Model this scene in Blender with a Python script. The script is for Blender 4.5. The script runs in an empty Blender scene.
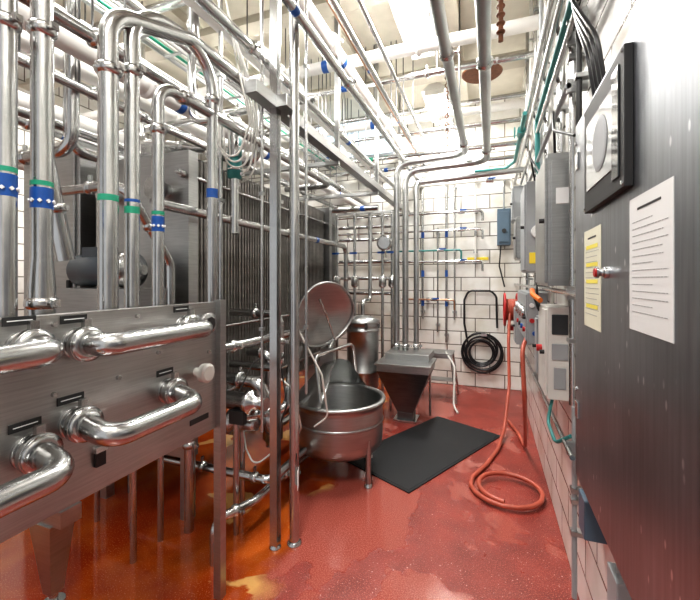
import bpy, math, random
from mathutils import Vector, Matrix, Quaternion
random.seed(7)
S=bpy.context.scene
# ---------------------------------------------------------------- materials
def newmat(name):
    m=bpy.data.materials.new(name); m.use_nodes=True
    nt=m.node_tree; b=nt.nodes['Principled BSDF']; return m,nt,b
def plain(name,col,rough=.5,metal=0,emit=0,noise=0.06,scale=9,bump=0):
    m,nt,b=newmat(name)
    b.inputs['Roughness'].default_value=rough; b.inputs['Metallic'].default_value=metal
    geo=nt.nodes.new('ShaderNodeNewGeometry'); n=nt.nodes.new('ShaderNodeTexNoise'); n.inputs['Scale'].default_value=scale; n.inputs['Detail'].default_value=4
    nt.links.new(geo.outputs['Position'],n.inputs['Vector'])
    mx=nt.nodes.new('ShaderNodeMix'); mx.data_type='RGBA'
    mx.inputs[6].default_value=(*[c*(1-noise*2.5) for c in col],1); mx.inputs[7].default_value=(*[min(1,c*(1+noise)) for c in col],1)
    nt.links.new(n.outputs['Fac'],mx.inputs[0]); nt.links.new(mx.outputs[2],b.inputs['Base Color'])
    if bump:
        bp=nt.nodes.new('ShaderNodeBump'); bp.inputs['Strength'].default_value=bump; nt.links.new(n.outputs['Fac'],bp.inputs['Height']); nt.links.new(bp.outputs[0],b.inputs['Normal'])
    if emit:
        b.inputs['Emission Color'].default_value=(*col,1); b.inputs['Emission Strength'].default_value=emit
    return m
def brushed(name,col,rough,stretch=(1,1,60),spots=.15,sc=6,metal=1,lo=.3,hi=.7,speck=0):
    m,nt,b=newmat(name); b.inputs['Metallic'].default_value=metal
    geo=nt.nodes.new('ShaderNodeNewGeometry'); mp=nt.nodes.new('ShaderNodeMapping'); mp.inputs['Scale'].default_value=stretch
    n=nt.nodes.new('ShaderNodeTexNoise'); n.inputs['Scale'].default_value=sc; n.inputs['Detail'].default_value=5
    nt.links.new(geo.outputs['Position'],mp.inputs[0]); nt.links.new(mp.outputs[0],n.inputs['Vector'])
    n2=nt.nodes.new('ShaderNodeTexNoise'); n2.inputs['Scale'].default_value=3.2; n2.inputs['Detail'].default_value=6; nt.links.new(geo.outputs['Position'],n2.inputs['Vector'])
    mr=nt.nodes.new('ShaderNodeMapRange'); mr.inputs[3].default_value=rough*.75; mr.inputs[4].default_value=rough*1.3
    nt.links.new(n.outputs['Fac'],mr.inputs[0]); nt.links.new(mr.outputs[0],b.inputs['Roughness'])
    ad=nt.nodes.new('ShaderNodeMath'); ad.operation='ADD'; nt.links.new(n.outputs['Fac'],ad.inputs[0]); nt.links.new(n2.outputs['Fac'],ad.inputs[1])
    r2=nt.nodes.new('ShaderNodeMapRange'); r2.inputs[1].default_value=lo*2; r2.inputs[2].default_value=hi*2; nt.links.new(ad.outputs[0],r2.inputs[0])
    mx=nt.nodes.new('ShaderNodeMix'); mx.data_type='RGBA'
    mx.inputs[6].default_value=(*[c*(1-spots*1.6) for c in col],1); mx.inputs[7].default_value=(*[min(1,c*(1+spots)) for c in col],1)
    nt.links.new(r2.outputs[0],mx.inputs[0]); out=mx.outputs[2]
    if speck:
        mp3=nt.nodes.new('ShaderNodeMapping'); mp3.inputs['Scale'].default_value=(1,1,.45); nt.links.new(geo.outputs['Position'],mp3.inputs[0])
        vo=nt.nodes.new('ShaderNodeTexVoronoi'); vo.inputs['Scale'].default_value=30; nt.links.new(mp3.outputs[0],vo.inputs['Vector'])
        r3=nt.nodes.new('ShaderNodeMapRange'); r3.inputs[1].default_value=.16; r3.inputs[2].default_value=.09; r3.inputs[3].default_value=0; r3.inputs[4].default_value=speck; nt.links.new(vo.outputs['Distance'],r3.inputs[0])
        r4=nt.nodes.new('ShaderNodeMapRange'); r4.inputs[1].default_value=.48; r4.inputs[2].default_value=.56; nt.links.new(n2.outputs['Fac'],r4.inputs[0])
        mu=nt.nodes.new('ShaderNodeMath'); mu.operation='MULTIPLY'; nt.links.new(r3.outputs[0],mu.inputs[0]); nt.links.new(r4.outputs[0],mu.inputs[1])
        m3=nt.nodes.new('ShaderNodeMix'); m3.data_type='RGBA'; nt.links.new(mu.outputs[0],m3.inputs[0]); nt.links.new(out,m3.inputs[6]); m3.inputs[7].default_value=(.85,.85,.85,1); out=m3.outputs[2]
    nt.links.new(out,b.inputs['Base Color'])
    bp=nt.nodes.new('ShaderNodeBump'); bp.inputs['Strength'].default_value=.05; nt.links.new(n.outputs['Fac'],bp.inputs['Height'])
    nt.links.new(bp.outputs[0],b.inputs['Normal'])
    return m
STEEL=brushed('stainless_polished',(.53,.535,.53),.22,(2,2,2),.1)
STEELB=brushed('stainless_brushed',(.44,.445,.44),.34,(1,1,20),.14)
PANEL=brushed('stainless_flow_panel',(.46,.455,.44),.40,(1,1,30),.16)
ENCL=brushed('stainless_enclosure',(.38,.395,.42),.36,(14,14,.6),.22,speck=.8)
PLATE=brushed('exchanger_plate_steel',(.22,.21,.195),.5,(1,1,4),.25,metal=.5)
PLATED=brushed('exchanger_plate_edge',(.09,.087,.082),.55,(1,1,4),.25,metal=.3)
DKST=brushed('dark_steel',(.16,.16,.16),.4,(1,1,10),.2)
WHITEP=plain('white_pipe_lagging',(.74,.73,.70),.5)
GREYP=plain('grey_paint',(.34,.36,.37),.45)
BLUEG=plain('bluegrey_paint',(.09,.14,.19),.4)
MOTOR=plain('motor_grey_paint',(.07,.085,.10),.4)
BLACK=plain('black_rubber',(.007,.008,.010),.6,noise=.2,scale=60,bump=.2)
BLKH=plain('black_hose_rubber',(.012,.012,.014),.35)
BLUE=plain('blue_label',(.01,.08,.32),.4)
GREEN=plain('green_label',(.02,.30,.18),.4)
TEAL=plain('teal_pipe_paint',(.03,.20,.19),.45)
RED=plain('red_paint',(.45,.02,.02),.4)
ORANGE=plain('orange_plastic',(.80,.20,.02),.4)
HOSER=plain('red_rubber_hose',(.46,.10,.06),.42,noise=.15)
PAPER=plain('paper_white',(.76,.77,.76),.6,noise=.02)
YPAPER=plain('paper_yellow',(.76,.75,.60),.6,noise=.05)
YHI=plain('yellow_highlight',(.85,.75,.12),.6,noise=.02)
INK=plain('ink',(.022,.022,.022),.55)
TXT=plain('print_grey',(.35,.35,.35),.6)
WPL=plain('white_plastic',(.68,.67,.63),.4)
RUST=plain('rusty_metal',(.20,.07,.03),.7,noise=.3,scale=30)
COPPER=plain('copper_line',(.45,.25,.16),.3,metal=1)
CREAM=plain('cream_ceiling_paint',(.70,.66,.57),.65)
BEAM=plain('painted_beam',(.54,.50,.42),.6)
YEL=plain('yellow_sign',(.9,.7,.05),.5)
TUBE=plain('fluorescent_tube',(1,.98,.95),.4,emit=9,noise=0)
GLOW=plain('glass_block_daylight',(.8,.92,1),.3,emit=.9,noise=0)
DGL=plain('dark_display_glass',(.05,.055,.06),.08)
LGL=plain('light_display_glass',(.36,.38,.38),.1)

def tilemat(name,axis):
    m,nt,b=newmat(name)
    geo=nt.nodes.new('ShaderNodeNewGeometry'); sp=nt.nodes.new('ShaderNodeSeparateXYZ'); cb=nt.nodes.new('ShaderNodeCombineXYZ')
    nt.links.new(geo.outputs['Position'],sp.inputs[0]); nt.links.new(sp.outputs[axis],cb.inputs[0]); nt.links.new(sp.outputs[2],cb.inputs[1])
    br=nt.nodes.new('ShaderNodeTexBrick'); br.inputs['Scale'].default_value=1
    br.inputs['Brick Width'].default_value=.41; br.inputs['Row Height'].default_value=.205; br.inputs['Mortar Size'].default_value=.007; br.inputs['Mortar Smooth'].default_value=.2
    br.inputs['Color1'].default_value=(.85,.845,.81,1); br.inputs['Color2'].default_value=(.76,.75,.71,1); br.inputs['Mortar'].default_value=(.14,.12,.10,1)
    nt.links.new(cb.outputs[0],br.inputs['Vector'])
    n=nt.nodes.new('ShaderNodeTexNoise'); n.inputs['Scale'].default_value=2.5; n.inputs['Detail'].default_value=7; nt.links.new(geo.outputs['Position'],n.inputs['Vector'])
    cr=nt.nodes.new('ShaderNodeValToRGB'); cr.color_ramp.elements[0].position=.3; cr.color_ramp.elements[0].color=(.70,.66,.58,1); cr.color_ramp.elements[1].position=.55; cr.color_ramp.elements[1].color=(1,1,1,1)
    nt.links.new(n.outputs['Fac'],cr.inputs[0])
    mx=nt.nodes.new('ShaderNodeMix'); mx.data_type='RGBA'; mx.blend_type='MULTIPLY'; mx.inputs[0].default_value=.8
    nt.links.new(br.outputs['Color'],mx.inputs[6]); nt.links.new(cr.outputs[0],mx.inputs[7]); nt.links.new(mx.outputs[2],b.inputs['Base Color'])
    b.inputs['Roughness'].default_value=.22
    bp=nt.nodes.new('ShaderNodeBump'); bp.inputs['Strength'].default_value=.4; bp.invert=True; bp.inputs['Distance'].default_value=.01
    nt.links.new(br.outputs['Fac'],bp.inputs['Height']); nt.links.new(bp.outputs[0],b.inputs['Normal'])
    return m
TILEY=tilemat('glazed_tile_side',1); TILEX=tilemat('glazed_tile_back',0)

def floormat():
    m,nt,b=newmat('wet_red_epoxy'); L=nt.links.new; N=nt.nodes.new
    geo=N('ShaderNodeNewGeometry'); sp=N('ShaderNodeSeparateXYZ'); L(geo.outputs['Position'],sp.inputs[0])
    def noise(s,d=5,dist=0,off=0):
        n=N('ShaderNodeTexNoise'); n.inputs['Scale'].default_value=s; n.inputs['Detail'].default_value=d; n.inputs['Distortion'].default_value=dist
        mp=N('ShaderNodeMapping'); mp.inputs['Location'].default_value=(off,off*.7,0); L(geo.outputs['Position'],mp.inputs[0]); L(mp.outputs[0],n.inputs['Vector']); return n.outputs['Fac']
    def mrange(src,a,b_,c=0,d=1):
        r=N('ShaderNodeMapRange'); r.inputs[1].default_value=a; r.inputs[2].default_value=b_; r.inputs[3].default_value=c; r.inputs[4].default_value=d; L(src,r.inputs[0]); return r.outputs[0]
    def mix(f,a,b_):
        x=N('ShaderNodeMix'); x.data_type='RGBA'; L(f,x.inputs[0])
        for k,v in ((6,a),(7,b_)):
            if isinstance(v,tuple): x.inputs[k].default_value=(*v,1)
            else: L(v,x.inputs[k])
        return x.outputs[2]
    def math_(op,a,b_):
        x=N('ShaderNodeMath'); x.operation=op
        for k,v in ((0,a),(1,b_)):
            if isinstance(v,(int,float)): x.inputs[k].default_value=v
            else: L(v,x.inputs[k])
        return x.outputs[0]
    big=noise(1.1,6,.6); mid=noise(5,6); fine=noise(150,3); fl=noise(75,2,0,5)
    red=mix(mrange(mid,.35,.65),(.17,.018,.012),(.27,.036,.024))
    red=mix(mrange(fine,.54,.68),red,(.50,.14,.10))
    red=mix(mrange(fl,.68,.72),red,(.75,.5,.45))
    xx=math_('ADD',sp.outputs[0],math_('MULTIPLY',math_('SUBTRACT',big,.5),1.3))
    om=mrange(xx,-1.14,-1.26)
    orange=mix(mrange(noise(1.8,5,.4,3.1),.4,.66),(.27,.030,.004),(.46,.10,.010))
    orange=mix(mrange(noise(1.5,5,.9,7.7),.62,.64),orange,(.60,.34,.12))  # cream patches: bright reflections on the puddle painted into the colour
    orange=mix(mrange(fine,.58,.72),orange,(.58,.22,.09))
    col=mix(om,red,orange)
    wet=mrange(math_('ADD',math_('ADD',big,math_('MULTIPLY',mid,.25)),math_('MULTIPLY',sp.outputs[0],-.10)),.665,.680)
    wet=math_('MAXIMUM',wet,om)
    pale_sheen=mix(math_('MULTIPLY',wet,math_('SUBTRACT',1.0,om)),col,mix(mrange(fine,.45,.7),(.27,.055,.04),(.50,.18,.14)))  # wet red area painted paler, reflection of the bright background put into base colour
    L(pale_sheen,b.inputs['Base Color'])
    L(mrange(wet,0,1,.30,.045),b.inputs['Roughness'])
    bp=N('ShaderNodeBump'); bp.inputs['Distance'].default_value=.004; L(mrange(wet,0,1,.8,.04),bp.inputs['Strength']); L(fine,bp.inputs['Height']); L(bp.outputs[0],b.inputs['Normal'])
    return m
FLOOR=floormat()

# ---------------------------------------------------------------- builder
V=Vector
def fillet(pts,R,n=7):
    P=[V(p) for p in pts]; out=[P[0]]
    for i in range(1,len(P)-1):
        d1=P[i-1]-P[i]; d2=P[i+1]-P[i]; l1,l2=d1.length,d2.length; d1.normalize(); d2.normalize()
        a=d1.angle(d2)
        if a>3.1 or a<.02: out.append(P[i]); continue
        t=min(R/math.tan(a/2),l1*.48,l2*.48); r=t*math.tan(a/2)
        s=P[i]+d1*t; e=P[i]+d2*t; c=P[i]+(d1+d2).normalized()*(r/math.sin(a/2))
        u=s-c; w=e-c
        q=u.rotation_difference(w)
        for k in range(n+1): out.append(c+(Quaternion().slerp(q,k/n) @ u))
    out.append(P[-1]); 
    res=[out[0]]
    for p in out[1:]:
        if (p-res[-1]).length>1e-4: res.append(p)
    return res
class B:
    def __init__(s,name,bevel=0): s.n=name; s.v=[]; s.f=[]; s.m=[]; s.sm=[]; s.mats=[]; s.bevel=bevel
    def mi(s,m):
        if m not in s.mats: s.mats.append(m)
        return s.mats.index(m)
    def add(s,vs,fs,mat,smooth=False):
        o=len(s.v); s.v+= [tuple(v) for v in vs]; k=s.mi(mat)
        for f in fs: s.f.append(tuple(i+o for i in f)); s.m.append(k); s.sm.append(smooth)
    def box(s,lo,hi,mat,rot=None,piv=None):
        x0,y0,z0=lo; x1,y1,z1=hi
        vs=[V(p) for p in ((x0,y0,z0),(x1,y0,z0),(x1,y1,z0),(x0,y1,z0),(x0,y0,z1),(x1,y0,z1),(x1,y1,z1),(x0,y1,z1))]
        if rot is not None:
            c=V(piv) if piv else (V(lo)+V(hi))/2
            vs=[c+rot@(v-c) for v in vs]
        s.add(vs,[(0,3,2,1),(4,5,6,7),(0,1,5,4),(1,2,6,5),(2,3,7,6),(3,0,4,7)],mat); return s
    def prism(s,bot,top,mat):
        n=len(bot); s.add(list(bot)+list(top),[tuple(range(n))[::-1],tuple(range(n,2*n))]+[(i,(i+1)%n,n+(i+1)%n,n+i) for i in range(n)],mat); return s
    def ring(s,c,ax,r,seg,ref=None):
        ax=V(ax).normalized(); ref=ref or (V((0,0,1)) if abs(ax.z)<.9 else V((1,0,0)))
        u=(ref-ax*ref.dot(ax)).normalized(); w=ax.cross(u)
        return [c+u*(r*math.cos(2*math.pi*k/seg))+w*(r*math.sin(2*math.pi*k/seg)) for k in range(seg)],u
    def lathe(s,c,ax,prof,mat,seg=24,cap0=True,cap1=True):
        c=V(c); ax=V(ax).normalized(); vs=[]
        for r,h in prof:
            vs+=s.ring(c+ax*h,ax,max(r,1e-4),seg)[0]
        fs=[]
        for i in range(len(prof)-1):
            for k in range(seg):
                a=i*seg+k; b=i*seg+(k+1)%seg; fs.append((a,b,b+seg,a+seg))
        s.add(vs,fs,mat,True)
        if cap0: s.add(vs[:seg],[tuple(range(seg))[::-1]],mat)
        if cap1: s.add(vs[-seg:],[tuple(range(seg))],mat)
        return s
    def cyl(s,p0,p1,r,mat,r2=None,seg=20):
        p0=V(p0);p1=V(p1); return s.lathe(p0,p1-p0,[(r,0),(r if r2 is None else r2,(p1-p0).length)],mat,seg)
    def tube(s,pts,r,mat,R=None,seg=14):
        P=fillet(pts,R if R else r*2.6) if len(pts)>2 else [V(p) for p in pts]
        n=len(P); T=[]
        for i in range(n):
            t=(P[min(i+1,n-1)]-P[max(i-1,0)]).normalized(); T.append(t)
        ref=V((0,0,1)) if abs(T[0].z)<.9 else V((1,0,0)); u=(ref-T[0]*ref.dot(T[0])).normalized(); vs=[]
        for i in range(n):
            if i>0:
                q=T[i-1].rotation_difference(T[i]); u=(q@u); u=(u-T[i]*u.dot(T[i])).normalized()
            w=T[i].cross(u)
            vs+=[P[i]+u*(r*math.cos(2*math.pi*k/seg))+w*(r*math.sin(2*math.pi*k/seg)) for k in range(seg)]
        fs=[(i*seg+k,i*seg+(k+1)%seg,(i+1)*seg+(k+1)%seg,(i+1)*seg+k) for i in range(n-1) for k in range(seg)]
        s.add(vs,fs,mat,True); s.add(vs[:seg],[tuple(range(seg))[::-1]],mat); s.add(vs[-seg:],[tuple(range(seg))],mat); return s
    def torus(s,c,ax,R,r,mat,seg=36,ms=10):
        c=V(c); pts,_=s.ring(c,ax,R,seg); ax=V(ax).normalized(); vs=[]
        for p in pts:
            d=(p-c).normalized()
            vs+=[p+d*(r*math.cos(2*math.pi*k/ms))+ax*(r*math.sin(2*math.pi*k/ms)) for k in range(ms)]
        fs=[(i*ms+k,((i+1)%seg)*ms+k,((i+1)%seg)*ms+(k+1)%ms,i*ms+(k+1)%ms) for i in range(seg) for k in range(ms)]
        s.add(vs,fs,mat,True); return s
    def clamp(s,p,d,r,mat=None):
        mat=mat or STEEL; p=V(p); d=V(d).normalized()
        s.lathe(p-d*.022,d,[(r*1.02,0),(r*1.3,.008),(r*1.38,.014),(r*1.38,.030),(r*1.3,.036),(r*1.02,.044)],mat,20)
        side=V((1,0,0)) if abs(d.x)<.8 else V((0,0,1))
        q=p+side*(r*1.4); s.cyl(q,q+side*.03,.008,mat,seg=8); s.box(q+side*.02-V((.006,.012,.012)),q+side*.02+V((.006,.012,.012)),mat); return s
    def band(s,p,d,r,w,mat): 
        p=V(p); d=V(d).normalized(); s.cyl(p-d*w/2,p+d*w/2,r*1.03,mat,seg=18); return s
    def done(s):
        me=bpy.data.meshes.new(s.n); me.from_pydata(s.v,[],s.f)
        for m in s.mats: me.materials.append(m)
        me.polygons.foreach_set('material_index',s.m); me.polygons.foreach_set('use_smooth',s.sm); me.update()
        o=bpy.data.objects.new(s.n,me); S.collection.objects.link(o)
        if s.bevel:
            b=o.modifiers.new('bevel','BEVEL'); b.width=s.bevel; b.segments=2; b.limit_method='ANGLE'; b.angle_limit=math.radians(50)
        return o
X=V((1,0,0));Y=V((0,1,0));Z=V((0,0,1))

# ---------------------------------------------------------------- room
XL,XR,YF,YB,H=-5.5,.42,-2.0,6.0,4.3
B('floor').box((XL,YF,-.1),(XR,YB,0),FLOOR).done()
B('ceiling').box((XL,YF,H),(XR,YB,H+.1),CREAM).done()
B('wall_right').box((XR,YF,-.1),(XR+.15,YB+.15,H+.1),TILEY).done()
B('wall_left').box((XL-.15,YF,-.1),(XL,YB+.15,H+.1),TILEY).done()
B('wall_back').box((XL,YB,-.1),(XR,YB+.15,H+.1),TILEX).done()
w=B('window_1')
w.box((-2.85,YB-.03,3.62),(-1.45,YB-.005,4.26),GREYP)
for i in range(6):
    for j in range(3):
        x0=-2.82+i*.226; z0=3.65+j*.2; w.box((x0+.01,YB-.05,z0+.01),(x0+.216,YB-.03,z0+.19),GLOW)
w.done()
for i,x in enumerate((-.35,-1.5,-2.9,-4.2)):
    t=B('ceiling_beam'); t.box((x-.07,YF,H-.16),(x+.07,YB,H-.14),BEAM); t.box((x-.012,YF,H-.14),(x+.012,YB,H),BEAM); t.done()
for y in (1.6,3.1,4.6):
    t=B('ceiling_crossbeam'); t.box((XL,y-.09,H-.30),(XR,y+.09,H-.27),BEAM); t.box((XL,y-.012,H-.27),(XR,y+.012,H-.161),BEAM); t.done()
def fixture(x,y0,y1,z,power=62):
    f=B('fluorescent_light_fixture')
    f.prism([(x-.16,y0,z),(x+.16,y0,z),(x+.16,y1,z),(x-.16,y1,z)],[(x-.06,y0,z+.08),(x+.06,y0,z+.08),(x+.06,y1,z+.08),(x-.06,y1,z+.08)],WPL)
    for dx in (-.07,.07): f.cyl((x+dx,y0+.03,z-.03),(x+dx,y1-.03,z-.03),.018,TUBE,seg=10)
    for yy in (y0+.01,y1-.03): f.box((x-.12,yy,z-.055),(x+.12,yy+.02,z),WPL)
    for yy in (y0+.2,y1-.2): f.cyl((x,yy,z+.08),(x,yy,H),.006,DKST,seg=6)
    f.done()
    l=bpy.data.lights.new('fluorescent_lamp','AREA'); l.shape='RECTANGLE'; l.size=.3; l.size_y=y1-y0; l.energy=power; l.color=(1,.97,.93)
    o=bpy.data.objects.new('fluorescent_lamp',l); S.collection.objects.link(o); o.location=(x,(y0+y1)/2,z-.07)
for x,y0,y1,pw in ((-.65,2.7,4.0,85),(-.65,4.8,5.8,80),(-2.2,.4,2.2,58),(-2.3,3.3,4.4,60),(-4.0,2.2,4.4,75),(-.5,-.9,.7,80)):
    fixture(x,y0,y1,3.97,pw)

# ---------------------------------------------------------------- flow panel (left)
px=-1.29
p=B('pipe_swing_panel',.002)
p.box((px-.012,-.3,.86),(px,1.56,1.49),PANEL)
p.box((px-.05,-.3,1.475),(px-.012,1.56,1.49),PANEL); p.box((px-.05,-.3,.86),(px-.012,1.56,.875),PANEL)
p.box((px-.012,1.555,.0),(px+.03,1.597,1.50),STEELB)
for y in (-.1,1.26):
    p.prism([(-2.06,y-.03,0.06),(-2.0,y-.03,0.06),(-2.0,y+.03,.06),(-2.06,y+.03,.06)],[(-2.12,y-.06,.42),(-1.96,y-.06,.42),(-1.96,y+.06,.42),(-2.12,y+.06,.42)],STEELB)
    p.box((-2.12,y-.05,.42),(-1.9,y+.05,.50),STEELB); p.tube([(-2.0,y,.46),(-2.0,y,.95),(px-.01,y,.95)],.03,STEELB)
    p.cyl((-2.03,y,0),(-2.03,y,.07),.02,STEEL); p.cyl((-2.03,y,0),(-2.03,y,.012),.05,STEEL)
def port(y,z): 
    p.lathe((px,y,z),X,[(.052,0),(.052,.01),(.044,.012),(.044,.03),(.058,.034),(.058,.052),(.044,.056)],STEEL,24)
    p.box((px+.034,y-.012,z+.052),(px+.052,y+.012,z+.082),STEEL)
rows=[(1.40,(.3,.72)),(1.39,(.875,1.34)),(1.09,(.3,.735)),(1.13,(.865,1.25))]
for z,(a,b) in rows:
    port(a,z); port(b,z)
    for y in (a,b):
        p.box((px,y-.055,z+.068),(px+.004,y+.03,z+.094),INK)
        p.box((px+.004,y-.045,z+.080),(px+.005,y+.02,z+.083),PAPER)
p.lathe((px,1.455,1.395),X,[(.038,0),(.038,.025),(.05,.03),(.05,.05),(.03,.055)],STEEL,24); p.cyl((px+.054,1.455,1.395),(px+.058,1.455,1.395),.03,INK)
p.lathe((px,1.42,1.17),X,[(.02,0),(.02,.035),(.042,.04),(.044,.07),(.034,.078)],WPL,24)
p.box((px,1.38,.93),(px+.004,1.50,.955),INK)
for y,z in ((.80,1.24),(1.02,1.24),(1.12,1.0),(.76,1.02),(.80,1.46),(1.2,1.3),(1.5,1.25),(1.1,1.46)): p.cyl((px,y,z),(px+.012,y,z),.008,STEEL,seg=8)
p.box((px,.93,.95),(px+.015,.965,1.0),INK); p.box((px,.925,1.0),(px+.02,.97,1.02),STEEL)
p.done()
for z,(a,b) in rows:
    j=B('jumper_pipe'); o=.14 if z>1.2 else .17
    dz=0 if z>1.2 else -.03
    j.tube([(px+.05,a,z),(px+o,a,z+dz),(px+o,b,z+dz),(px+.05,b,z)],.037,STEEL,.09,seg=22)
    for y in (a,b): j.lathe((px+.045,y,z),X,[(.042,0),(.056,.004),(.056,.018),(.042,.022)],STEEL,22)
    j.done()

# ---------------------------------------------------------------- vertical process pipes with bands
xp=-1.45; xe=px-.012
def bands(b,x,y,z,r):
    b.band((x,y,z),Z,r,.07,BLUE); b.band((x,y,z+.05),Z,r*1.01,.016,GREEN)
    for k in range(9):
        a=k*math.pi/4.5; c=V((x+math.cos(a)*r*1.02,y+math.sin(a)*r*1.02,z-.01)); b.box(c-V((.005,.005,.005)),c+V((.005,.005,.005)),PAPER,Matrix.Rotation(a,3,'Z')@Matrix.Rotation(.78,3,'X'))
b=B('process_pipe'); b.tube([(xe,.757,1.2),(xp,.757,1.2),(xp,.757,H)],.031,STEEL,seg=22); bands(b,xp,.757,1.90,.031); b.clamp((xp,.757,2.42),Z,.031); b.done()
b=B('process_pipe'); b.tube([(xe,.863,1.05),(xp,.863,1.05),(xp,.863,2.3),(xp,.863,H)],.032,STEEL,seg=22); b.lathe((xp,.863,1.45),Z,[(.040,0),(.040,.12),(.033,.22)],STEEL,22); bands(b,xp,.863,1.88,.032); b.clamp((xp,.863,2.46),Z,.032); b.clamp((xp,.863,1.52),Z,.036); b.done()
b=B('process_pipe'); b.tube([(xe,1.106,1.2),(xp,1.106,1.2),(xp,1.106,2.68),(xp,1.55,2.84),(xp,5.2,2.84)],.037,STEEL,.14,seg=22); b.clamp((xp,1.106,2.45),Z,.037); b.band((xp,1.106,1.93),Z,.037,.025,GREEN); b.done()
b=B('process_pipe'); b.tube([(xe,1.215,1.25),(xp,1.215,1.25),(xp,1.215,2.80),(xp,1.72,2.86),(xp,1.72,.86),(-1.9,1.72,.86)],.03,STEEL,.2,seg=22); b.clamp((xp,1.215,2.5),Z,.03); b.band((xp,1.215,1.9),Z,.03,.03,GREEN); b.band((xp,1.215,1.94),Z,.03,.012,BLUE)
b.band((xp,1.72,2.08),Z,.03,.05,BLUE); b.clamp((xp,1.72,2.6),Z,.03); b.done()
b=B('process_pipe'); b.tube([(xe,1.352,1.2),(xp,1.352,1.2),(xp,1.352,2.52),(xp,3.4,2.52),(xp-.5,3.4,2.52)],.027,STEEL,.1,seg=20); bands(b,xp,1.352,1.86,.027); b.clamp((xp,1.352,2.3),Z,.027); b.clamp((xp,1.5,2.52),Y,.027); b.done()

# ---------------------------------------------------------------- support posts
def post(x,y,z1,r,square=False,mat=STEELB):
    b=B('support_post')
    if square: b.box((x-r,y-r,.012),(x+r,y+r,z1),mat); 
    else: b.tube([(x,y,.01),(x,y,z1)],r,mat,seg=18)
    b.lathe((x,y,0),Z,[(r*1.5,0),(r*1.5,.008),(r*1.1,.02)],mat,20); b.done()
post(-1.205,1.98,H,.024,True,STEEL); post(-1.115,2.05,H,.03,False,STEEL)
for x,y,z0,z1,r,m in ((-1.265,1.93,.7,H,.009,STEEL),(-1.06,2.10,.9,H,.009,STEEL),(-1.30,2.15,.5,H,.022,STEEL),(-1.62,2.0,1.3,H,.014,STEEL)):
    b=B('utility_riser_pipe'); b.tube([(x,y,z0),(x,y,z1)],r,m); 
    for z in (1.3,2.1,2.9): b.box((x-r*1.5,y-r*1.5,z),(x+r*1.5,y+r*1.5,z+.02),STEELB)
    b.done()
b=B('hanging_tag'); b.box((-1.075,1.99,.36),(-1.072,2.05,.47),PAPER,Matrix.Rotation(.4,3,'Z')); b.tube([(-1.075,2.02,.46),(-1.09,2.03,.56)],.003,INK); b.done()

# ---------------------------------------------------------------- overhead rack
b=B('pipe_rack_rail',.002)
b.box((-1.26,1.75,2.62),(-1.18,5.95,2.69),STEELB)
for y in (3.0,4.2,5.4):
    b.box((-2.6,y-.02,2.58),(-1.2,y+.02,2.615),STEELB); b.box((-1.24,y-.02,2.69),(-1.2,y+.02,H),STEELB)
b.box((-1.19,1.95,2.62),(-1.11,2.08,2.69),STEELB)
b.done()
ov=[(-.91,3.32,.020,STEEL),(-.99,3.42,.012,COPPER),(-.80,3.42,.016,STEEL),(-1.05,3.15,.03,STEEL),(-1.72,2.72,.032,STEEL),(-1.95,2.77,.05,WHITEP),(-2.15,2.92,.032,STEEL),
    (-2.35,3.12,.065,WHITEP),(-2.55,2.88,.035,STEEL),(-2.9,3.2,.075,WHITEP),(-2.12,3.35,.025,STEEL),(-1.35,3.0,.03,STEEL),(-3.1,2.72,.035,STEEL),(-2.75,2.65,.03,STEEL),(-1.62,3.25,.06,WHITEP),(-3.4,2.98,.07,WHITEP),(-1.85,3.5,.03,STEEL),(-1.25,3.55,.07,WHITEP),(-3.8,2.6,.05,WHITEP),(-2.05,2.62,.022,STEEL),(-1.9,3.15,.028,STEEL)]
for x,z,r,m in ov:
    b=B('overhead_pipe'); b.tube([(x,-1.6,z),(x,YB,z)],r,m,seg=16)
    for y in (1.1+random.random(),2.4+random.random(),4+random.random()): 
        if r>.02: b.clamp((x,y,z),Y,r,STEEL if m!=WHITEP else WHITEP)
        if random.random()<.3: b.band((x,y+.25,z),Y,r,.05,BLUE)
    for y in (1.4,4.2): b.tube([(x,y,z+r),(x,y,H)],.006,DKST,seg=6)
    b.done()
for y,z,r,m in ((5.1,3.88,.03,STEEL),(5.0,3.72,.05,WHITEP),(5.2,3.62,.025,STEEL),(5.35,3.36,.02,STEEL),(4.9,3.22,.025,STEEL),(3.9,3.7,.03,STEEL),(3.4,3.68,.055,WHITEP),(2.2,3.66,.035,STEEL),(4.55,2.5,.035,STEEL),(2.75,3.05,.03,STEEL),(5.7,3.3,.03,STEEL),(5.7,3.5,.022,STEEL)):
    b=B('crossing_pipe'); xe_=XR if z>3.15 else -1.3
    b.tube([(XL,y,z),(xe_,y,z)],r,m,seg=16)
    for x in (-3.25,-2.05,-.6): 
        if x<xe_: b.clamp((x,y,z),X,r,m if m is WHITEP else STEEL)
        if x<xe_: b.tube([(x+.1,y,z+r),(x+.1,y,H)],.006,DKST,seg=6)
    b.band((-1.5,y,z),X,r,.06,GREEN if r<.03 else BLUE); b.done()
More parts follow.
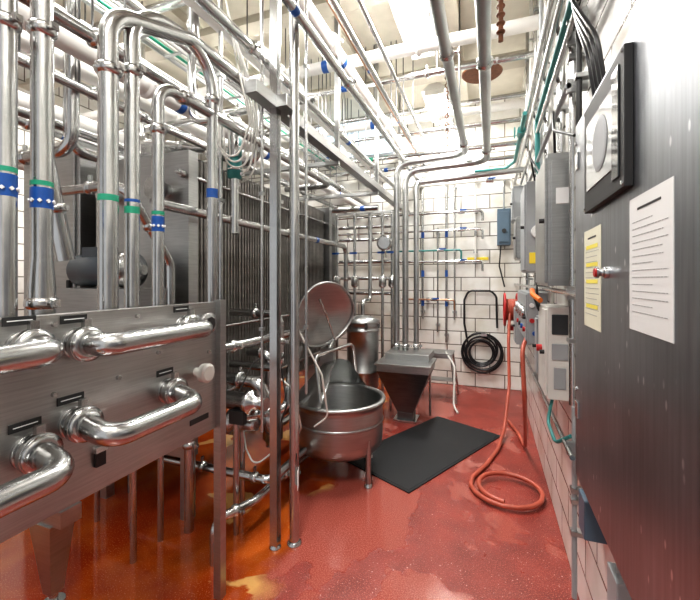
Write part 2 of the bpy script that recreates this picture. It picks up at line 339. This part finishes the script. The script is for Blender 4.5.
for k,(pts,r,m) in enumerate([
    ([(-1.7,1.85,4.0),(-1.7,1.85,3.02),(-1.7,2.55,3.02),(-1.7,2.55,2.5),(-2.2,2.55,2.65)],.033,STEEL),
    ([(-1.9,2.05,4.0),(-1.9,2.05,2.66),(-1.55,2.05,2.66),(-1.55,2.05,1.9)],.026,STEEL),
    ([(-2.66,1.75,4.0),(-2.66,1.75,2.48),(-2.8,3.3,2.55),(-2.8,3.3,1.9)],.035,STEEL),
    ([(-3.0,2.6,3.9),(-3.0,2.6,2.85),(-2.0,2.6,2.66)],.04,STEEL),
    ([(-1.75,1.6,2.03),(-1.75,4.6,2.03),(-1.75,4.6,1.2)],.03,STEEL),
    ([(-2.3,1.45,2.1),(-1.78,1.45,2.1),(-1.78,1.75,1.70),(-1.78,1.75,.95)],.026,STEEL),
    ([(-2.9,1.4,1.2),(-2.9,1.4,2.3),(-2.1,1.4,2.3),(-2.1,1.4,4.0)],.03,STEEL),
    ([(-2.0,1.2,4.0),(-2.0,1.2,2.2),(-2.0,1.3,1.7)],.04,STEEL),
    ([(-2.45,1.1,4.0),(-2.45,1.1,1.3),(-2.2,1.3,1.0)],.035,STEEL)]):
    b=B('process_line'); b.tube(pts,r,m,.11,seg=18)
    for i in range(len(pts)-1):
        q=V(pts[i]).lerp(V(pts[i+1]),.5); d=V(pts[i+1])-V(pts[i])
        b.clamp(q,d,r)
    if k%2==0: b.band(V(pts[0]).lerp(V(pts[1]),.7),V(pts[1])-V(pts[0]),r,.05,BLUE)
    b.done()
b=B('cable_tray',.001)
for x in (-2.5,-2.32): b.box((x,.2,3.42),(x+.012,5.9,3.5),STEELB)
for i in range(22): b.box((-2.5,.3+i*.26,3.42),(-2.32,.33+i*.26,3.43),STEELB)
for i in range(4): b.tube([(-2.47+i*.04,.2,3.45),(-2.46+i*.04,5.9,3.45)],.012,GREEN if i==1 else WPL,seg=8)
b.done()
b=B('white_signal_cable')
for i in range(5):
    y=1.9+i*.05; b.tube([(-1.5-i*.03,y,3.3),(-1.42,y,2.9-i*.03),(-1.36-i*.02,y+.05,2.55),(-1.45,y+.02,2.3),(-1.58,y,2.45-i*.06),(-1.6,y,2.62)],.006,WPL,.12,seg=8)
b.done()
for x,y,z in ((-1.6,2.12,2.42),(-1.55,2.05,2.25)):
    b=B('pneumatic_valve'); b.lathe((x,y,z),Z,[(.02,0),(.045,.01),(.045,.12),(.03,.14),(.02,.17)],TEAL,20); b.lathe((x,y,z),Z,[(.03,-.06),(.03,0)],STEEL,16); b.torus((x,y,z+.06),Z,.046,.006,STEEL,20,6); b.done()

# ---------------------------------------------------------------- plate heat exchanger
h=B('plate_heat_exchanger')
y0,y1=2.07,4.3; n=120
for i in range(n):
    y=y0+(y1-y0)*i/n; dy=(y1-y0)/n; e=.006 if i%2 else 0; e+=.014 if i in (28,56,84) else 0
    h.box((-2.62,y,.62),(-1.93+e,y+dy*.6,2.44+e*.6),PLATE)
    h.box((-2.60,y+dy*.6,.64),(-1.945,y+dy,2.42),PLATED)
h.box((-2.72,1.98,.42),(-1.86,2.065,2.46),STEELB)
for x in (-2.7,-1.94): h.box((x,1.99,0),(x+.07,2.055,.42),STEELB)
h.box((-2.72,4.32,.45),(-1.86,4.4,2.50),STEELB)
h.box((-2.34,2.03,2.47),(-2.2,5.0,2.57),STEEL); h.box((-2.32,2.03,.48),(-2.22,5.0,.56),STEEL)
h.box((-2.5,4.96,0),(-2.05,5.04,2.57),STEELB)
for z in (.75,1.25,2.3):
    for x in (-1.895,-2.69):
        h.cyl((x,1.91,z),(x,4.55,z),.012,STEEL,seg=12)
        for y in (1.94,4.42): h.cyl((x,y,z),(x,y+.035,z),.028,STEEL,seg=6)
for x in (-2.05,-2.5):
    for z in (.85,2.2): h.lathe((x,1.98,z),-Y,[(.05,0),(.05,.08),(.08,.08),(.08,.11)],STEEL,22)
h.done()
c=B('stainless_cabinet',.006); c.box((-3.5,1.95,.12),(-2.85,2.9,2.6),STEELB); c.box((-3.46,1.935,.2),(-2.89,1.95,2.55),STEELB)
for x in (-3.4,-2.95): 
    for y in (2.05,2.8): c.cyl((x,y,0),(x,y,.13),.025,STEEL)
c.box((-2.95,1.915,1.4),(-2.92,1.935,1.6),INK); c.done()
c=B('stainless_tank'); c.lathe((-4.3,4.2,0),Z,[(.3,.35),(.75,.5),(.75,2.2),(.6,2.38),(.1,2.5)],STEELB,48)
for a in (0,90,180,270):
    q=math.radians(a+45); c.tube([(-4.3+.65*math.cos(q),4.2+.65*math.sin(q),0),(-4.3+.65*math.cos(q),4.2+.65*math.sin(q),.6)],.04,STEEL)
c.lathe((-4.3,4.2,2.35),Z,[(.2,0),(.22,.12),(.1,.16)],STEEL,30); c.done()
c=B('centrifugal_pump')
c.lathe((-2.45,1.68,1.66),X,[(.06,0),(.10,.02),(.10,.34),(.08,.36)],MOTOR,28)
c.box((-2.35,1.62,1.74),(-2.2,1.74,1.80),MOTOR)
c.lathe((-2.09,1.68,1.66),X,[(.06,0),(.11,.03),(.11,.09),(.05,.11),(.03,.11),(.03,.18)],STEEL,28)
c.box((-2.5,1.55,1.05),(-1.85,1.84,1.55),STEELB)
for x in (-2.45,-1.9): 
    for y in (1.6,1.79): c.cyl((x,y,0),(x,y,1.05),.018,STEEL)
c.done()

# ---------------------------------------------------------------- low pipework around posts
def line(name,pts,r,m=STEEL,R=None,cl=()):
    b=B(name); b.tube(pts,r,m,R,seg=16)
    for i,t in cl: b.clamp(V(pts[i]).lerp(V(pts[i+1]),t),V(pts[i+1])-V(pts[i]),r)
    b.done()
line('drain_pipe',[(-2.55,2.13,.0),(-2.55,2.13,.30),(-1.33,2.13,.30),(-1.33,2.28,.30),(-1.33,2.6,.30)],.028,cl=((1,.55),(1,.9)))
line('drain_pipe',[(-1.46,1.75,0.0),(-1.46,1.75,.24),(-1.38,2.02,.22),(-1.38,2.75,.20)],.026,cl=((1,.5),(2,.5)))
line('drain_pipe',[(-1.80,1.92,0.0),(-1.80,1.92,1.0)],.03,cl=((0,.55),))
line('product_pipe',[(-1.55,1.76,1.18),(-1.5,2.6,1.18),(-1.45,3.0,1.18),(-1.55,3.6,1.18),(-1.9,3.6,1.18)],.03,cl=((0,.3),(0,.8)))
line('product_pipe',[(-1.88,2.3,.88),(-1.5,2.3,.88),(-1.5,2.3,.6),(-1.62,2.9,.5)],.045,R=.1,cl=((0,.5),))
line('product_pipe',[(-1.9,2.7,1.0),(-1.70,2.7,1.0),(-1.70,2.7,.35),(-1.70,3.4,.35)],.035,R=.08,cl=((0,.6),(1,.5)))
line('product_pipe',[(-1.88,2.45,1.35),(-1.45,2.45,1.35),(-1.45,2.45,.95),(-1.88,2.45,.95)],.03,R=.08,cl=((0,.5),(1,.5)))
line('product_pipe',[(-1.55,2.0,.72),(-1.3,2.3,.72),(-1.3,2.35,1.0),(-1.42,2.7,1.05)],.03,cl=((0,.5),))
b=B('valve_actuator'); b.lathe((-1.62,2.0,.84),X,[(.03,0),(.055,.02),(.055,.2),(.075,.2),(.075,.24),(.04,.25),(.04,.34)],STEEL,24); b.cyl((-1.5,2.0,.78),(-1.5,2.0,0),.018,STEEL); b.box((-1.50,1.93,.72),(-1.40,1.97,.80),INK); b.done()
b=B('valve_actuator'); b.lathe((-1.42,2.3,.45),Z,[(.05,0),(.05,.05),(.07,.05),(.07,.22),(.05,.25),(.02,.26),(.02,.34)],STEEL,24); b.cyl((-1.42,2.3,0),(-1.42,2.3,.45),.02,STEEL); b.done()
b=B('valve_actuator'); b.lathe((-1.7,2.2,.62),X,[(.05,0),(.09,.01),(.09,.05),(.06,.06),(.06,.2),(.04,.22)],STEEL,24); b.cyl((-1.6,2.2,.58),(-1.6,2.2,0),.018,STEEL); b.done()
b=B('air_hose'); 
b.tube([(-1.42,2.3,.78),(-1.35,2.25,.95),(-1.2,2.2,.88),(-1.2,2.3,.6),(-1.3,2.4,.45)],.006,WPL,.06,seg=8)
b.tube([(-1.5,2.0,.86),(-1.45,2.15,1.1),(-1.3,2.2,1.05),(-1.22,2.15,.8),(-1.3,2.1,.55)],.005,INK,.08,seg=8)
b.tube([(-1.12,2.1,1.3),(-1.0,2.2,1.0),(-1.0,2.3,.7),(-1.1,2.3,.62)],.006,WPL,.08,seg=8)
b.tube([(-1.6,2.2,.65),(-1.5,2.1,.5),(-1.4,2.05,.42),(-1.3,2.1,.5),(-1.35,2.2,.7)],.005,WPL,.06,seg=8); b.done()

# ---------------------------------------------------------------- kettle
kx,ky=-1.19,2.97; R=.365
k=B('steam_kettle')
prof=[(R*.25,.20),(R*.72,.205),(R*.90,.225),(R*.975,.262),(R,.32),(R,.45),(R,.56),(R,.60),(R+.022,.605),(R+.026,.617),(R+.022,.63),(R-.012,.63),(R-.02,.61),(R-.03,.36),(R*.82,.27),(R*.5,.24),(.001,.235)]
k.lathe((kx,ky,0),Z,prof,STEELB,56,True,False)
k.lathe((kx,ky,0),Z,[(R+.002,.44),(R+.007,.445),(R+.007,.46),(R+.002,.465)],STEELB,56,False,False)
for a in (-28,-150,60,150):
    t=math.radians(a); x=kx+math.cos(t)*(R-.015); y=ky+math.sin(t)*(R-.015)
    k.tube([(x,y,0.01),(x,y,.36)],.022,STEELB); k.lathe((x,y,0),Z,[(.035,0),(.035,.012),(.024,.03)],STEEL,16)
k.tube([(kx,ky,.205),(kx,ky,.1),(kx-.25,ky-.02,.1)],.025,STEEL); k.clamp((kx-.15,ky-.012,.1),X,.025)
M=[];nn=24
for i in range(nn+1):
    t=math.radians(70+200*i/nn)
    for r,z in ((R+.005,.632),(.13,.90),(.04,.93)): M.append((kx+math.cos(t)*r,ky+math.sin(t)*r,z))
k.add(M,[(i*3+j,(i+1)*3+j,(i+1)*3+j+1,i*3+j+1) for i in range(nn) for j in (0,1)],STEEL,True)
k.box((kx-.16,ky-.03,.90),(kx-.04,ky+.03,1.02),STEELB)
k.tube([(kx-.02,ky-.33,.66),(kx-.10,ky-.26,1.00),(kx+.02,ky+.28,1.02),(kx+.05,ky+.33,.66)],.014,STEEL,.05)
nrm=V((.78,-.50,-.22)).normalized(); cen=V((kx-.11,ky-.02,1.27))
u=(Z-nrm*Z.dot(nrm)).normalized(); w_=nrm.cross(u); ups=(u*.85+w_*.45).normalized(); sd=nrm.cross(ups)
rings=[(0,-.085),(.2,-.08),(.4,-.065),(.6,-.045),(.8,-.022),(.97,-.0),(1.0,.0),(1.0,.025),(.955,.025),(.955,.0)]
vs=[];sg=56
for rr,dh in rings:
    for i in range(sg):
        t=2*math.pi*i/sg; e=math.sin(t); hh=.34 if e>0 else .22
        vs.append(cen+ups*(rr*hh*e)+sd*(rr*.29*math.cos(t))+nrm*dh)
k.add(vs,[(i*sg+j,i*sg+(j+1)%sg,(i+1)*sg+(j+1)%sg,(i+1)*sg+j) for i in range(len(rings)-1) for j in range(sg)],STEELB,True)
k.tube([cen+sd*.22-nrm*.07,cen+sd*.22-nrm*.14,cen-sd*.1-nrm*.14,cen-sd*.1-nrm*.08],.009,STEEL)
k.tube([cen-ups*.22+nrm*.03,cen+ups*.05+nrm*.03,cen+ups*.20],.010,STEEL)
k.cyl(cen-ups*.22-sd*.14,cen-ups*.22+sd*.14,.018,STEEL)
k.tube([cen-ups*.22,V((kx-.11,ky,.96))],.02,STEEL)
k.done()

# ---------------------------------------------------------------- cylindrical tank
t=B('stainless_canister'); tx,ty=-1.44,4.36
t.lathe((tx,ty,0),Z,[(.06,.22),(.19,.32),(.19,.50),(.197,.505),(.197,.52),(.19,.525),(.19,.98),(.2,.985),(.2,1.01),(.19,1.02),(.19,1.07),(.205,1.08),(.205,1.11),(.12,1.16),(.03,1.18)],STEELB,40)
for a in (30,150,270):
    q=math.radians(a); t.tube([(tx+.16*math.cos(q),ty+.16*math.sin(q),0),(tx+.16*math.cos(q),ty+.16*math.sin(q),.4)],.016,STEEL)
for i in range(6):
    q=i*math.pi/3; t.box((tx+.2*math.cos(q)-.015,ty+.2*math.sin(q)-.015,1.03),(tx+.2*math.cos(q)+.015,ty+.2*math.sin(q)+.015,1.10),STEEL)
t.tube([(tx,ty,1.17),(tx,ty,1.35),(tx,ty+.3,1.35),(tx,ty+.3,2.45)],.025,STEEL); t.done()
# ---------------------------------------------------------------- hopper
hx,hy=-.90,4.33
q=B('floor_hopper',.003)
def sq(cx,cy,a,b_,z): return [(cx-a,cy-b_,z),(cx+a,cy-b_,z),(cx+a,cy+b_,z),(cx-a,cy+b_,z)]
q.prism(sq(hx,hy,.09,.08,.10),sq(hx,hy,.29,.24,.58),DKST); q.prism(sq(hx,hy,.29,.24,.58),sq(hx,hy,.29,.24,.66),STEELB)
q.box((hx-.31,hy-.26,.65),(hx+.31,hy+.26,.675),STEELB); q.prism(sq(hx,hy,.09,.08,.02),sq(hx,hy,.09,.08,.10),DKST)
q.box((hx-.13,hy-.12,0),(hx+.13,hy+.12,.025),STEEL); q.box((hx-.25,hy-.02,.675),(hx+.26,hy+.40,.75),STEELB)
for a in (-.24,.24): q.tube([(hx+a,hy+.2,.6),(hx+a,hy+.2,0)],.015,STEEL)
q.done()
for i,(xo,zo,xv,r) in enumerate(((-.26,3.05,-1.075,.036),(-.03,2.95,-.965,.037))):
    b=B('overhead_process_pipe'); yv=4.58
    b.tube([(xo,-1.2,zo),(xo,yv,zo),(xv,yv,zo-.03),(xv,yv,.75)],r,STEELB,.16,seg=20)
    b.clamp((xo,4.2,zo),Y,r); b.clamp((xv,yv,.80),Z,r); b.clamp((xo,2.5,zo),Y,r)
    for y in (1.8,3.6): b.tube([(xo,y,zo+r),(xo,y,H)],.008,DKST,seg=6)
    b.done()
b=B('overhead_process_pipe'); b.tube([(XR,4.7,2.85),(-.84,4.7,2.80),(-.84,4.62,2.75),(-.84,4.62,.75)],.032,STEELB,.12,seg=18); b.clamp((-.84,4.62,.80),Z,.032); b.done()
# ---------------------------------------------------------------- small stand
s=B('step_stand',.002); sx,sy=-.66,5.3
s.box((sx-.2,sy-.16,.60),(sx+.2,sy+.16,.625),STEELB); s.box((sx-.2,sy-.16,.56),(sx+.2,sy-.145,.60),STEELB)
for a in (-1,1):
    for c_ in (-1,1): s.tube([(sx+a*.18,sy+c_*.14,.6),(sx+a*.25,sy+c_*.22,0)],.014,STEEL)
    s.tube([(sx+a*.22,sy-.18,.25),(sx+a*.22,sy+.18,.25)],.01,STEEL)
s.box((sx-.22,sy-.19,.27),(sx+.22,sy-.02,.285),STEELB); s.done()
line('white_drip_hose',[(-.55,5.2,.64),(-.42,5.0,.5),(-.42,4.85,.05),(-.36,4.7,.012)],.012,WPL,.1)

# ---------------------------------------------------------------- floor mat
a=Matrix.Rotation(-math.atan2(.445,.895),3,'Z')
m_=B('anti_fatigue_mat',.004); m_.box((-.57-.38,3.67-.76,.0005),(-.57+.38,3.67+.76,.010),BLACK,a)
m_.box((-.57-.36,3.67-.74,.010),(-.57+.36,3.67+.74,.013),BLACK,a); m_.done()

# ---------------------------------------------------------------- back wall fittings
yb=YB-.06
b=B('coiled_black_hose')
for i in range(8):
    b.torus((-.10+random.uniform(-.03,.03),yb-.02-i%3*.02,.56+random.uniform(-.04,.04)),Y,.16+i*.018,.013,BLKH)
b.tube([(-.30,yb,.60),(-.36,yb,.95),(-.36,yb,1.3),(-.30,yb,1.44),(.02,yb,1.44),(.09,yb,1.36),(.10,yb,.9)],.015,BLKH,.1)
b.box((-.12,yb-.08,.78),(-.04,YB,.82),STEEL); b.done()
for x,z0,z1,r,m in ((-.62,.65,3.2,.018,STEEL),(-.50,1.0,3.1,.012,STEEL),(-.98,1.0,3.2,.02,STEEL),(-.20,1.9,3.2,.014,WPL),(-.75,.8,2.4,.012,STEEL)):
    b=B('wall_utility_pipe'); b.tube([(x,yb,z0),(x,yb,z1)],r,m)
    for z in (1.25,1.7,2.3): 
        if z>z0: b.band((x,yb,z),Z,r*1.2,.10,BLUE if r>.015 else STEEL)
    for z in (z0+.1,z1-.1): b.box((x-.03,yb-.01,z),(x+.03,YB,z+.03),STEELB)
    b.done()
for z,x0,x1,r,m in ((1.88,-2.4,-.1,.018,STEEL),(2.05,-1.6,-.4,.014,TEAL),(2.35,-2.4,-.1,.016,STEEL),(2.62,-3,-.1,.02,STEEL),(1.30,-1.3,-.5,.014,COPPER),(3.05,-3,.3,.022,WPL)):
    b=B('wall_utility_pipe'); b.tube([(x0,yb-.05,z),(x1,yb-.05,z),(x1,yb-.05,z-.15)],r,m)
    for x in (x0+.2,(x0+x1)/2,x1-.1): b.box((x-.015,yb-.06,z-.03),(x+.015,YB,z+.03),STEELB)
    b.cyl((x1-.35,yb-.05,z),(x1-.25,yb-.05,z),r*1.8,STEEL,seg=8); b.box((x1-.32,yb-.1,z+.01),(x1-.22,yb-.085,z+.03),BLUE); b.done()
b=B('wall_warning_sign'); b.box((-.32,YB-.012,1.90),(-.02,YB-.002,1.94),YEL); b.done()
b=B('motor_starter_box',.006); b.box((.10,YB-.16,2.1),(.28,YB-.001,2.62),BLUEG); b.box((.12,YB-.175,2.14),(.26,YB-.16,2.58),BLUEG); b.cyl((.19,YB-.175,2.3),(.19,YB-.2,2.3),.03,INK); b.tube([(.19,YB-.08,2.62),(.19,YB-.08,2.95)],.012,GREYP); b.tube([(.15,YB-.08,2.1),(.13,YB-.08,1.8),(.2,YB-.08,1.5)],.01,INK,.05); b.done()
b=B('valve_manifold')
for z in (1.42,1.62,1.85,2.15,2.32): 
    b.tube([(-1.98,4.95,z),(-1.15,4.95,z),(-1.15,4.95,z-.15)],.022,STEEL,.07)
    for x in (-1.85,-1.5): b.clamp((x,4.95,z),X,.022)
for x in (-1.98,-1.72,-1.33,-1.2):
    b.tube([(x,4.86,.0),(x,4.86,2.5)],.02,STEEL); b.lathe((x,4.86,1.5),Z,[(.025,0),(.05,.02),(.05,.14),(.025,.16)],STEEL,20)
    b.box((x-.06,4.82,1.95),(x+.04,4.84,1.975),BLUE)
b.lathe((-1.28,4.80,2.08),-Y,[(.085,0),(.10,.01),(.10,.05),(.085,.06)],STEEL,30); b.cyl((-1.28,4.74,2.08),(-1.28,4.735,2.08),.075,GREYP,seg=30)
b.tube([(-1.28,4.8,1.98),(-1.28,4.86,1.9)],.012,STEEL); b.done()
b=B('rusty_pendant_lamp'); b.lathe((-.08,4.3,3.80),Z,[(.20,0),(.21,.01),(.16,.06),(.05,.12),(.03,.2)],RUST,30); b.tube([(-.08,4.3,4.0),(-.08,4.3,H)],.01,RUST); b.done()
b=B('hanging_chain')
for i in range(26): b.torus((-.47,4.55,3.15+i*.045),X if i%2 else Y,.02,.006,RUST,12,6)
b.done()
b=B('rusty_conduit'); b.tube([(.06,1.2,4.25),(.06,2.3,3.9),(.06,2.4,3.0)],.014,RUST,.1)
for i in range(14): b.torus((.06,2.39,3.05+i*.05),Z,.018,.008,RUST,12,6)
b.done()

# ---------------------------------------------------------------- right wall: big enclosure
ex=.30
e=B('electrical_enclosure',.004)
e.box((ex+.012,-.6,.86),(XR-.001,1.64,2.19),ENCL); e.box((ex,-.58,.88),(ex+.012,1.62,2.17),ENCL)
e.box((ex-.018,1.01,1.81),(ex,1.39,2.13),INK); e.box((ex-.021,1.09,1.87),(ex-.018,1.35,2.07),LGL)
e.box((ex-.022,1.04,1.84),(ex-.018,1.09,2.10),DGL); e.lathe((ex-.021,1.2,1.97),-X,[(.06,0),(.075,.0015),(.06,.003)],GREYP,30)
for y in (1.02,1.38):
    for z in (1.82,2.12): e.cyl((ex-.018,y,z),(ex-.022,y,z),.005,STEEL,seg=8)
e.lathe((ex,1.2,1.62),-X,[(.016,0),(.016,.012),(.010,.014),(.010,.022),(.016,.024),(.016,.03)],STEEL,16)
e.cyl((ex-.03,1.2,1.62),(ex-.034,1.2,1.62),.012,RED,seg=16)
for z in (1.1,2.0): e.box((ex-.006,1.56,z),(ex,1.60,z+.06),STEEL)
for z in (1.2,2.1): e.cyl((ex-.006,1.60,z),(ex+.01,1.60,z),.008,STEEL,seg=8)
e.done()
def sheet(name,y0,y1,z0,z1,mat,rows,hi=None):
    b=B(name); b.box((ex-.002,y0,z0),(ex-.0005,y1,z1),mat)
    H_=z1-z0; b.box((ex-.0026,y0+.05,z1-.03),(ex-.0021,y1-.05,z1-.025),INK)
    for i in range(rows):
        z=z1-.055-(H_-.08)*i/rows
        y=y1-.02
        end=y0+.02+random.choice((0,0,.02,.07))
        while y>end:
            wl=random.uniform(.006,.018); b.box((ex-.0026,max(y-wl,end),z),(ex-.0021,y,z+.0016),TXT); y-=wl+.004
    if hi:
        for f in hi: b.box((ex-.0028,y0+.03,z0+H_*f),(ex-.0024,y1-.03,z0+H_*f+.012),YHI)
    b.done()
sheet('posted_notice',.81,1.03,1.49,1.78,PAPER,14); sheet('posted_notice',1.27,1.47,1.45,1.76,YPAPER,14,(.2,.45,.62,.8))
def cab(name,x0,y0,z0,y1,z1,mat,door=True):
    b=B(name,.004); b.box((x0,y0,z0),(XR-.001,y1,z1),mat)
    if door: b.box((x0-.012,y0+.015,z0+.015),(x0,y1-.015,z1-.015),mat); b.cyl((x0-.012,y0+.04,(z0+z1)/2),(x0-.035,y0+.04,(z0+z1)/2),.012,INK,seg=12)
    return b
b=cab('junction_cabinet',.275,2.15,1.57,2.6,2.24,STEELB); b.box((.29,2.14,1.6),(.40,2.15,2.2),STEELB); b.box((.31,2.135,1.98),(.37,2.14,2.06),PAPER); b.done()
b=cab('junction_cabinet',.25,3.05,1.66,3.45,2.32,GREYP); b.lathe((.33,3.05,1.95),-Y,[(.05,0),(.05,.04)],PAPER,20); b.box((.27,3.045,1.72),(.33,3.05,1.80),YEL); b.done()
b=cab('junction_cabinet',.24,3.9,1.8,4.25,2.2,STEELB); b.done()
b=cab('junction_cabinet',.26,4.85,2.3,5.15,2.70,GREYP); b.done()
b=cab('gauge_panel',.28,3.3,1.10,4.3,1.5,GREYP)
for i in range(4): b.lathe((.27,3.4+i*.24,1.34),-X,[(.05,0),(.055,.02),(.05,.03)],STEEL,20); b.cyl((.268,3.4+i*.24,1.2),(.25,3.4+i*.24,1.2),.02,(RED,BLUE,INK,RED)[i],seg=12)
for x,z,m in ((.31,1.4,PAPER),(.36,1.4,INK),(.31,1.28,RED),(.36,1.28,YEL),(.33,1.18,BLUE)): b.cyl((x,3.3,z),(x,3.28,z),.018,m,seg=14)
b.done()
b=cab('control_box',.30,2.35,.94,2.68,1.45,WPL); b.box((.32,2.343,1.30),(.40,2.35,1.41),DGL); b.box((.33,2.343,1.0),(.39,2.35,1.12),GREYP); b.box((.32,2.343,1.16),(.40,2.35,1.25),GREYP); b.cyl((.288,2.5,1.2),(.26,2.5,1.2),.02,RED,seg=14); b.done()
b=cab('push_button_station',.31,2.85,.95,3.0,1.35,GREYP); b.cyl((.36,2.85,1.25),(.36,2.83,1.25),.025,RED,seg=14); b.cyl((.36,2.85,1.12),(.36,2.83,1.12),.02,INK,seg=14); b.done()
b=cab('pipe_junction_box',.34,1.68,.60,1.78,.75,BLUEG,False); b.tube([(.38,1.73,.75),(.38,1.73,1.4)],.012,GREYP); b.done()
b=cab('pipe_junction_box',.36,1.36,.54,1.46,.68,GREYP,False); b.tube([(.385,1.41,.68),(.385,1.41,.87)],.012,GREYP); b.done()
b=cab('regulator_box',.27,4.5,.9,4.8,1.3,GREYP); b.done()
b=B('spray_gun'); b.tube([(.27,2.85,1.53),(.25,2.6,1.51),(.28,2.5,1.48)],.016,ORANGE); b.tube([(.26,2.66,1.51),(.29,2.62,1.41)],.01,INK); b.done()
b=B('hose_reel'); c=V((.24,5.0,1.24))
for dx in (-.07,.07): b.torus(c+X*dx,X,.19,.014,RED); b.lathe(c+X*dx,X,[(.17,0),(.17,.006)],RED,30)
b.cyl(c-X*.07,c+X*.07,.08,RED)
for i in range(6): b.torus(c+X*(-.05+i*.02),X,.12,.014,HOSER)
b.box((.20,4.9,1.0),(XR,5.1,1.05),RED); b.tube([c,(XR,5.0,1.24)],.02,DKST); b.done()
b=B('red_wash_hose')
pts=[(.22,4.86,1.2),(.20,4.7,.9),(.2,4.5,.45),(.14,4.2,.08),(.07,3.8,.022),(-.03,3.45,.02),(-.13,3.2,.02)]
cx,cy,rr=.125,3.11,.27
for i in range(1,20):
    t=math.radians(165+i*24); r2=rr-.004*i; pts.append((cx+r2*math.cos(t),cy-.003*i+r2*math.sin(t),.02+.0022*i if i<15 else .05))
b.tube(pts,.017,HOSER,.12,seg=12); b.done()
b=B('red_wash_hose')
b.tube([(.30,3.5,1.15),(.24,3.3,1.05),(.25,3.2,.7),(.29,3.6,.3),(.31,3.9,.04),(.27,4.3,.02),(.2,4.6,.02)],.017,HOSER,.15,seg=12); b.done()
for y,z0,z1,r,m in ((2.95,2.3,H,.02,STEEL),(2.4,2.24,H,.022,STEEL),(3.3,2.32,H,.014,GREYP),(3.6,1.5,H,.018,STEEL),(4.05,2.2,H,.016,WPL),(2.08,1.0,H,.018,STEEL),(4.4,1.3,H,.02,STEEL),(1.95,2.2,H,.012,INK),(2.05,.1,1.0,.012,GREYP),(2.75,.9,3.2,.012,WPL)):
    b=B('wall_conduit'); b.tube([(.375,y,z0),(.375,y,z1)],r,m); 
    for z in (z0+.3,(z0+z1)/2,z1-.4): b.box((.37-r,y-r*1.8,z),(XR,y+r*1.8,z+.02),STEELB)
    b.done()
for z,y0_,y1_,r,m in ((2.82,-.6,3.2,.018,TEAL),(3.0,-.6,YB,.02,STEEL),(3.2,-.6,YB,.03,STEEL),(2.5,2.0,4.8,.014,GREYP),(1.54,1.7,YB,.014,STEEL),(.82,1.9,4.4,.012,STEEL),(2.72,-.6,YB,.016,STEEL)):
    b=B('wall_service_pipe'); 
    pts=[(.34,y0_,z),(.34,y1_,z)]
    if m is TEAL: pts+=[(.34,y1_,2.45),(.38,y1_,2.35)]
    b.tube(pts,r,m)
    for y in (2.0,3.4): b.box((.335,y,z-.03),(XR,y+.02,z+.03),STEELB)
    b.done()
b=B('teal_valve_line'); b.tube([(-.2,5.6,3.12),(.2,5.6,3.12),(.30,5.3,3.12),(.30,3.8,3.12)],.02,TEAL); b.cyl((.30,4.2,3.12),(.30,4.35,3.12),.04,TEAL,seg=8); b.torus((.24,4.27,3.12),X,.05,.008,TEAL,20,6); b.done()
b=B('black_cable_bundle')
for i in range(4): b.tube([(.30+i*.015,1.7+i*.05,H),(.30+i*.015,1.7+i*.05,2.7),(.33,1.45+i*.04,2.4),(.36,1.45+i*.04,2.19)],.008,BLKH,.15,seg=8)
b.tube([(.33,2.3,2.24),(.3,2.15,2.5),(.28,2.0,2.3),(.33,1.8,2.2)],.007,BLKH,.1,seg=8)
b.tube([(.36,3.4,2.3),(.28,3.2,2.6),(.26,2.9,2.45),(.30,2.6,2.24)],.007,BLKH,.1,seg=8)
b.tube([(.34,3.0,1.66),(.30,2.9,1.55),(.33,2.93,1.35)],.008,BLKH,.1,seg=8); b.done()
b=B('teal_air_hose'); b.tube([(.33,2.4,.93),(.30,2.35,.82),(.31,2.15,.78),(.36,2.05,.86)],.009,TEAL,.08,seg=8); b.done()

# ---------------------------------------------------------------- world + camera
wd=bpy.data.worlds.new('world'); S.world=wd; wd.use_nodes=True
wd.node_tree.nodes['Background'].inputs[0].default_value=(.97,.98,1,1); wd.node_tree.nodes['Background'].inputs[1].default_value=.6
cam=bpy.data.cameras.new('camera'); co=bpy.data.objects.new('camera',cam); S.collection.objects.link(co); S.camera=co
cam.lens=380/700*36; cam.sensor_width=36; cam.shift_y=-20/700; cam.clip_start=.02
co.location=(0,0,1.6); co.rotation_euler=(math.radians(90),0,math.radians(20.2))
S.view_settings.view_transform='Standard'
try: S.view_settings.look='Medium High Contrast'
except Exception: pass
S.view_settings.exposure=0.25
